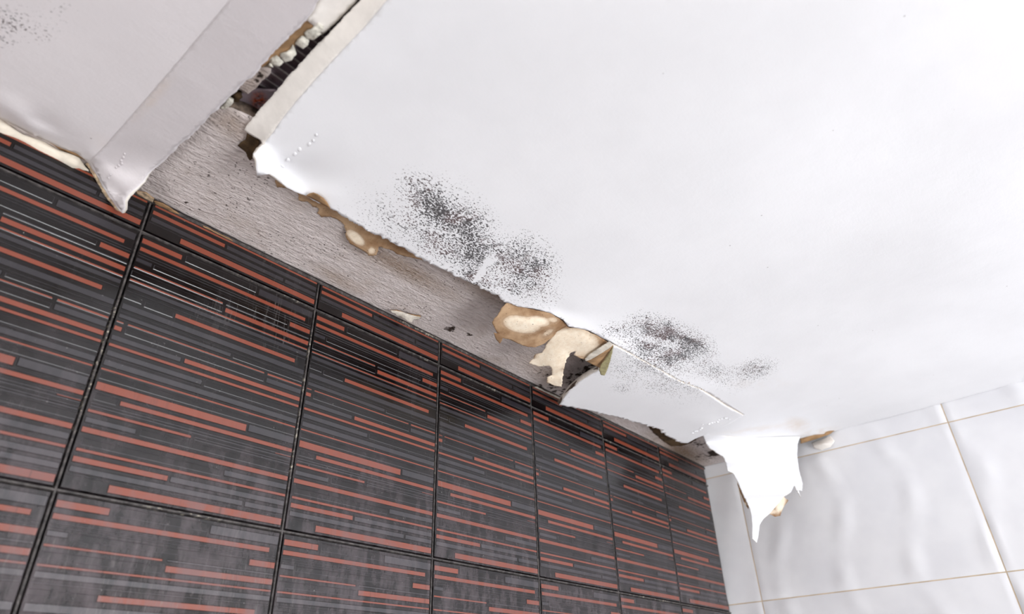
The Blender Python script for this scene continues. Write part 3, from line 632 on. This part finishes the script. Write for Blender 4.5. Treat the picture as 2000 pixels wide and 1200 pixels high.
o = sheet('paper_flap', spec([(1106, 638, .4175), (1112, 641, .4175), (1130, 642, .4178), (1150, 648, .4185), (1170, 658, .4190), (1186, 668, .4195), (1180, 680, .4160), (1165, 690, .413), (1152, 696, .411), (1143, 703, .409), (1130, 699, .409), (1121, 694, .4095), (1124, 687, .411), (1114, 690, .409), (1108, 700, .405), (1102, 720, .398), (1098, 740, .391), (1097, 756, .387), (1088, 755, .388), (1078, 752, .389), (1068, 748, .390), (1068, 738, .393), (1078, 733, .395), (1078, 724, .397), (1073, 715, .399), (1062, 716, .400), (1050, 716, .401), (1033, 710, .403), (1040, 702, .405), (1044, 694, .4065), (1058, 690, .407), (1066, 675, .4095), (1074, 662, .412), (1080, 650, .4145), (1092, 643, .4165)], .0008),
      [M['paper'], M['paper']], [(1120, 665, .4125), (1090, 690, .4055), (1150, 670, .4135)], thick=.0007, step=.003, jstep=.0016,
      masks={'pale': [(1120, 668, 60, 30, 10, 1.2), (1080, 700, 50, 34, -40, 1.25), (1088, 740, 24, 30, 0, 1.1), (1050, 708, 26, 12, 0, 1.0)]})
tag(o, 'cream paper flap torn into a Y shape, hanging beside the brown flap', 'paper flap')
fr = sheet('board_fragment', spec([(1142, 702, .408), (1150, 694, .409), (1165, 684, .411), (1180, 674, .4135), (1190, 668, .4155), (1198, 674, .4155), (1190, 681, .413), (1172, 692, .410), (1155, 702, .4075), (1144, 706, .407)], .0004), [M['chip'], M['chip']], thick=.001, step=.002, jstep=.001)
tag(fr, 'small wedge of broken board with pink-white core at the end of the crack', 'board fragment')
o = sheet('paper_face', spec([(1145, 706, .4078), (1156, 702, .4082), (1174, 691, .4105), (1192, 680, .4135), (1198, 675, .4160), (1190, 692, .4160), (1180, 708, .4150), (1171, 719, .4140), (1158, 713, .4115)], .0003), [M['tan'], M['tan']], thick=.0008, step=.002, parent=fr)
tag(o, 'tan paper face')
o = sheet('paper_leaf', spec([(1198, 677, .4140), (1196, 690, .4120), (1192, 704, .4100), (1188, 718, .4080), (1181, 734, .406), (1174, 733, .4065), (1170, 724, .4080), (1173, 714, .410), (1184, 698, .4125)], .0003), [M['green'], M['green']], thick=.0008, step=.002, parent=fr)
tag(o, 'greenish paper leaf hanging from the wedge')
o = sheet('torn_paper', spec([(540, 345, .4462), (537, 354, .4462), (541, 366, .4462), (560, 368, .4462), (573, 374, .4462), (584, 383, .4462), (583, 392, .4462), (600, 394, .4462), (610, 404, .4462), (622, 407, .4462), (619, 417, .4462), (628, 425, .4455), (646, 424, .4455), (660, 430, .4455), (673, 440, .4455), (676, 452, .444), (675, 462, .443), (684, 477, .442), (700, 485, .441), (714, 493, .440), (720, 500, .4395), (735, 499, .440), (741, 482, .4425), (760, 487, .444), (776, 497, .4455), (796, 502, .4462), (850, 514, .4462), (840, 500, .4462), (760, 455, .4462), (700, 425, .4462), (640, 395, .4462), (600, 372, .4462), (560, 345, .4462)], .0008),
      [M['paper'], M['tan']], thick=.0006, step=.003, jstep=.0014, masks={'pale': [(695, 465, 26, 12, 40, 1.0), (726, 490, 12, 12, 0, .6), (652, 415, 20, 8, 30, .35)]})
tag(o, 'ragged brown paper layer on the plaster strip just below the torn white edge', 'torn paper')
o = sheet('torn_paper', spec([(1262, 828, .4465), (1276, 846, .4462), (1290, 858, .4462), (1310, 872, .4462), (1330, 872, .4462), (1350, 866, .4462), (1366, 855, .4462), (1352, 838, .4462), (1310, 825, .4462)], .001), [M['rustp'], M['tan']], thick=.0006, step=.004, jstep=.0016)
tag(o, 'dark brown paper patch on the strip below the sagging board near the corner', 'torn paper')
o = sheet('plaster_chip', spec([(762, 606, .4425), (766, 611, .440), (778, 618, .439), (792, 625, .438), (804, 630, .4385), (808, 624, .441), (818, 624, .443), (822, 620, .444), (806, 616, .4425), (790, 611, .4415), (774, 607, .4418)], .0005), [M['chip'], M['tan']], [(790, 617, .4385)], thick=.003, step=.002, jstep=.001)
tag(o, 'small pale plaster chip stuck on the strip just above the dark tiles', 'plaster chip')
o = sheet('plaster_ridge', spec([(1036, 756, .4415), (1050, 757, .4418), (1068, 766, .4418), (1084, 773, .4418), (1098, 780, .4415), (1092, 785, .4395), (1076, 778, .4395), (1058, 769, .4395), (1042, 760, .440)], .0007), [M['chip'], M['chip']], thick=.002, step=.002, jstep=.001)
tag(o, 'thin pale plaster ridge along the tile top beside the sagging board', 'plaster ridge')
# cream filler along the tile tops, left of the lip
def bead(name, xs, label):
    vs = []; fs = []; ns = 8
    n = len(xs)
    for k, x in enumerate(xs):
        e = min(1, k/3, (n-1-k)/3)
        r = (.0052+.0010*math.sin(x*90)+.0006*math.sin(x*213+1))*max(.15, e)
        for j_ in range(ns):
            t = math.pi*(j_/(ns-1))
            q = r*(1+.12*math.sin(j_*2.3+x*160))
            vs.append((x, YW+.001-q*1.3*math.sin(t), .4475-.0045+CZ+q*math.cos(t)*.95))
    for k in range(n-1):
        for j_ in range(ns-1): fs.append((k*ns+j_, (k+1)*ns+j_, (k+1)*ns+j_+1, k*ns+j_+1))
    me = bpy.data.meshes.new(name); me.from_pydata(vs, [], fs); me.polygons.foreach_set('use_smooth', [True]*len(fs))
    return tag(link(name, me, M['cream']), label, 'filler')
bead('filler_bead', [-.5+.004*k for k in range(152)], 'cream filler bead between the grey panel and the dark tiles, left of the drooping lip')
for pts, lab in (([(262, 372), (285, 377), (301, 389), (298, 396), (284, 390), (270, 382)], 'small cream and tan crust above the dark tile joint, right of the drooping lip'),
                 ([(300, 393), (318, 398), (334, 408), (350, 419), (338, 417), (318, 407), (304, 400)], 'thin tan crust along the tile top, just right of the cream one'),
                 ([(396, 442), (412, 449), (430, 459), (447, 466), (456, 473), (440, 471), (430, 474), (424, 464), (408, 456)], 'tan paper crumb on the tile top below the middle of the plaster strip')):
    o = sheet('crust', [(x, y, .4418, .0006) for x, y in pts], [M['fringe'] if pts[0][0] < 300 else M['tan'], M['tan']], thick=.001, step=.002, jstep=.001)
    tag(o, lab, 'crust')
o = sheet('paint_curl', spec([(1563, 857, .4440), (1580, 850, .4465), (1600, 847, .449), (1622, 842, .452), (1630, 842, .4535), (1618, 850, .4480), (1600, 856, .4440), (1575, 864, .4400), (1564, 867, .4385)], .0005), [M['tan'], M['tan']], thick=.0006, step=.003)
tag(o, 'tan paper curl beside the top right of the hanging white flap', 'paper curl')
o = sheet('filler_smear', [(1585, 865, ('x', 1.3545), .001), (1605, 858, ('x', 1.3545), .001), (1622, 852, ('x', 1.3545), .001), (1630, 862, ('x', 1.3545), .001), (1622, 874, ('x', 1.3545), .001), (1604, 880, ('x', 1.3545), .001), (1590, 876, ('x', 1.3545), .001)], [M['core'], M['core']], [(1606, 868, ('x', 1.348))], thick=.002, step=.003)
tag(o, 'lumpy white filler smear on the top row of white tiles beside the paper curl', 'filler')
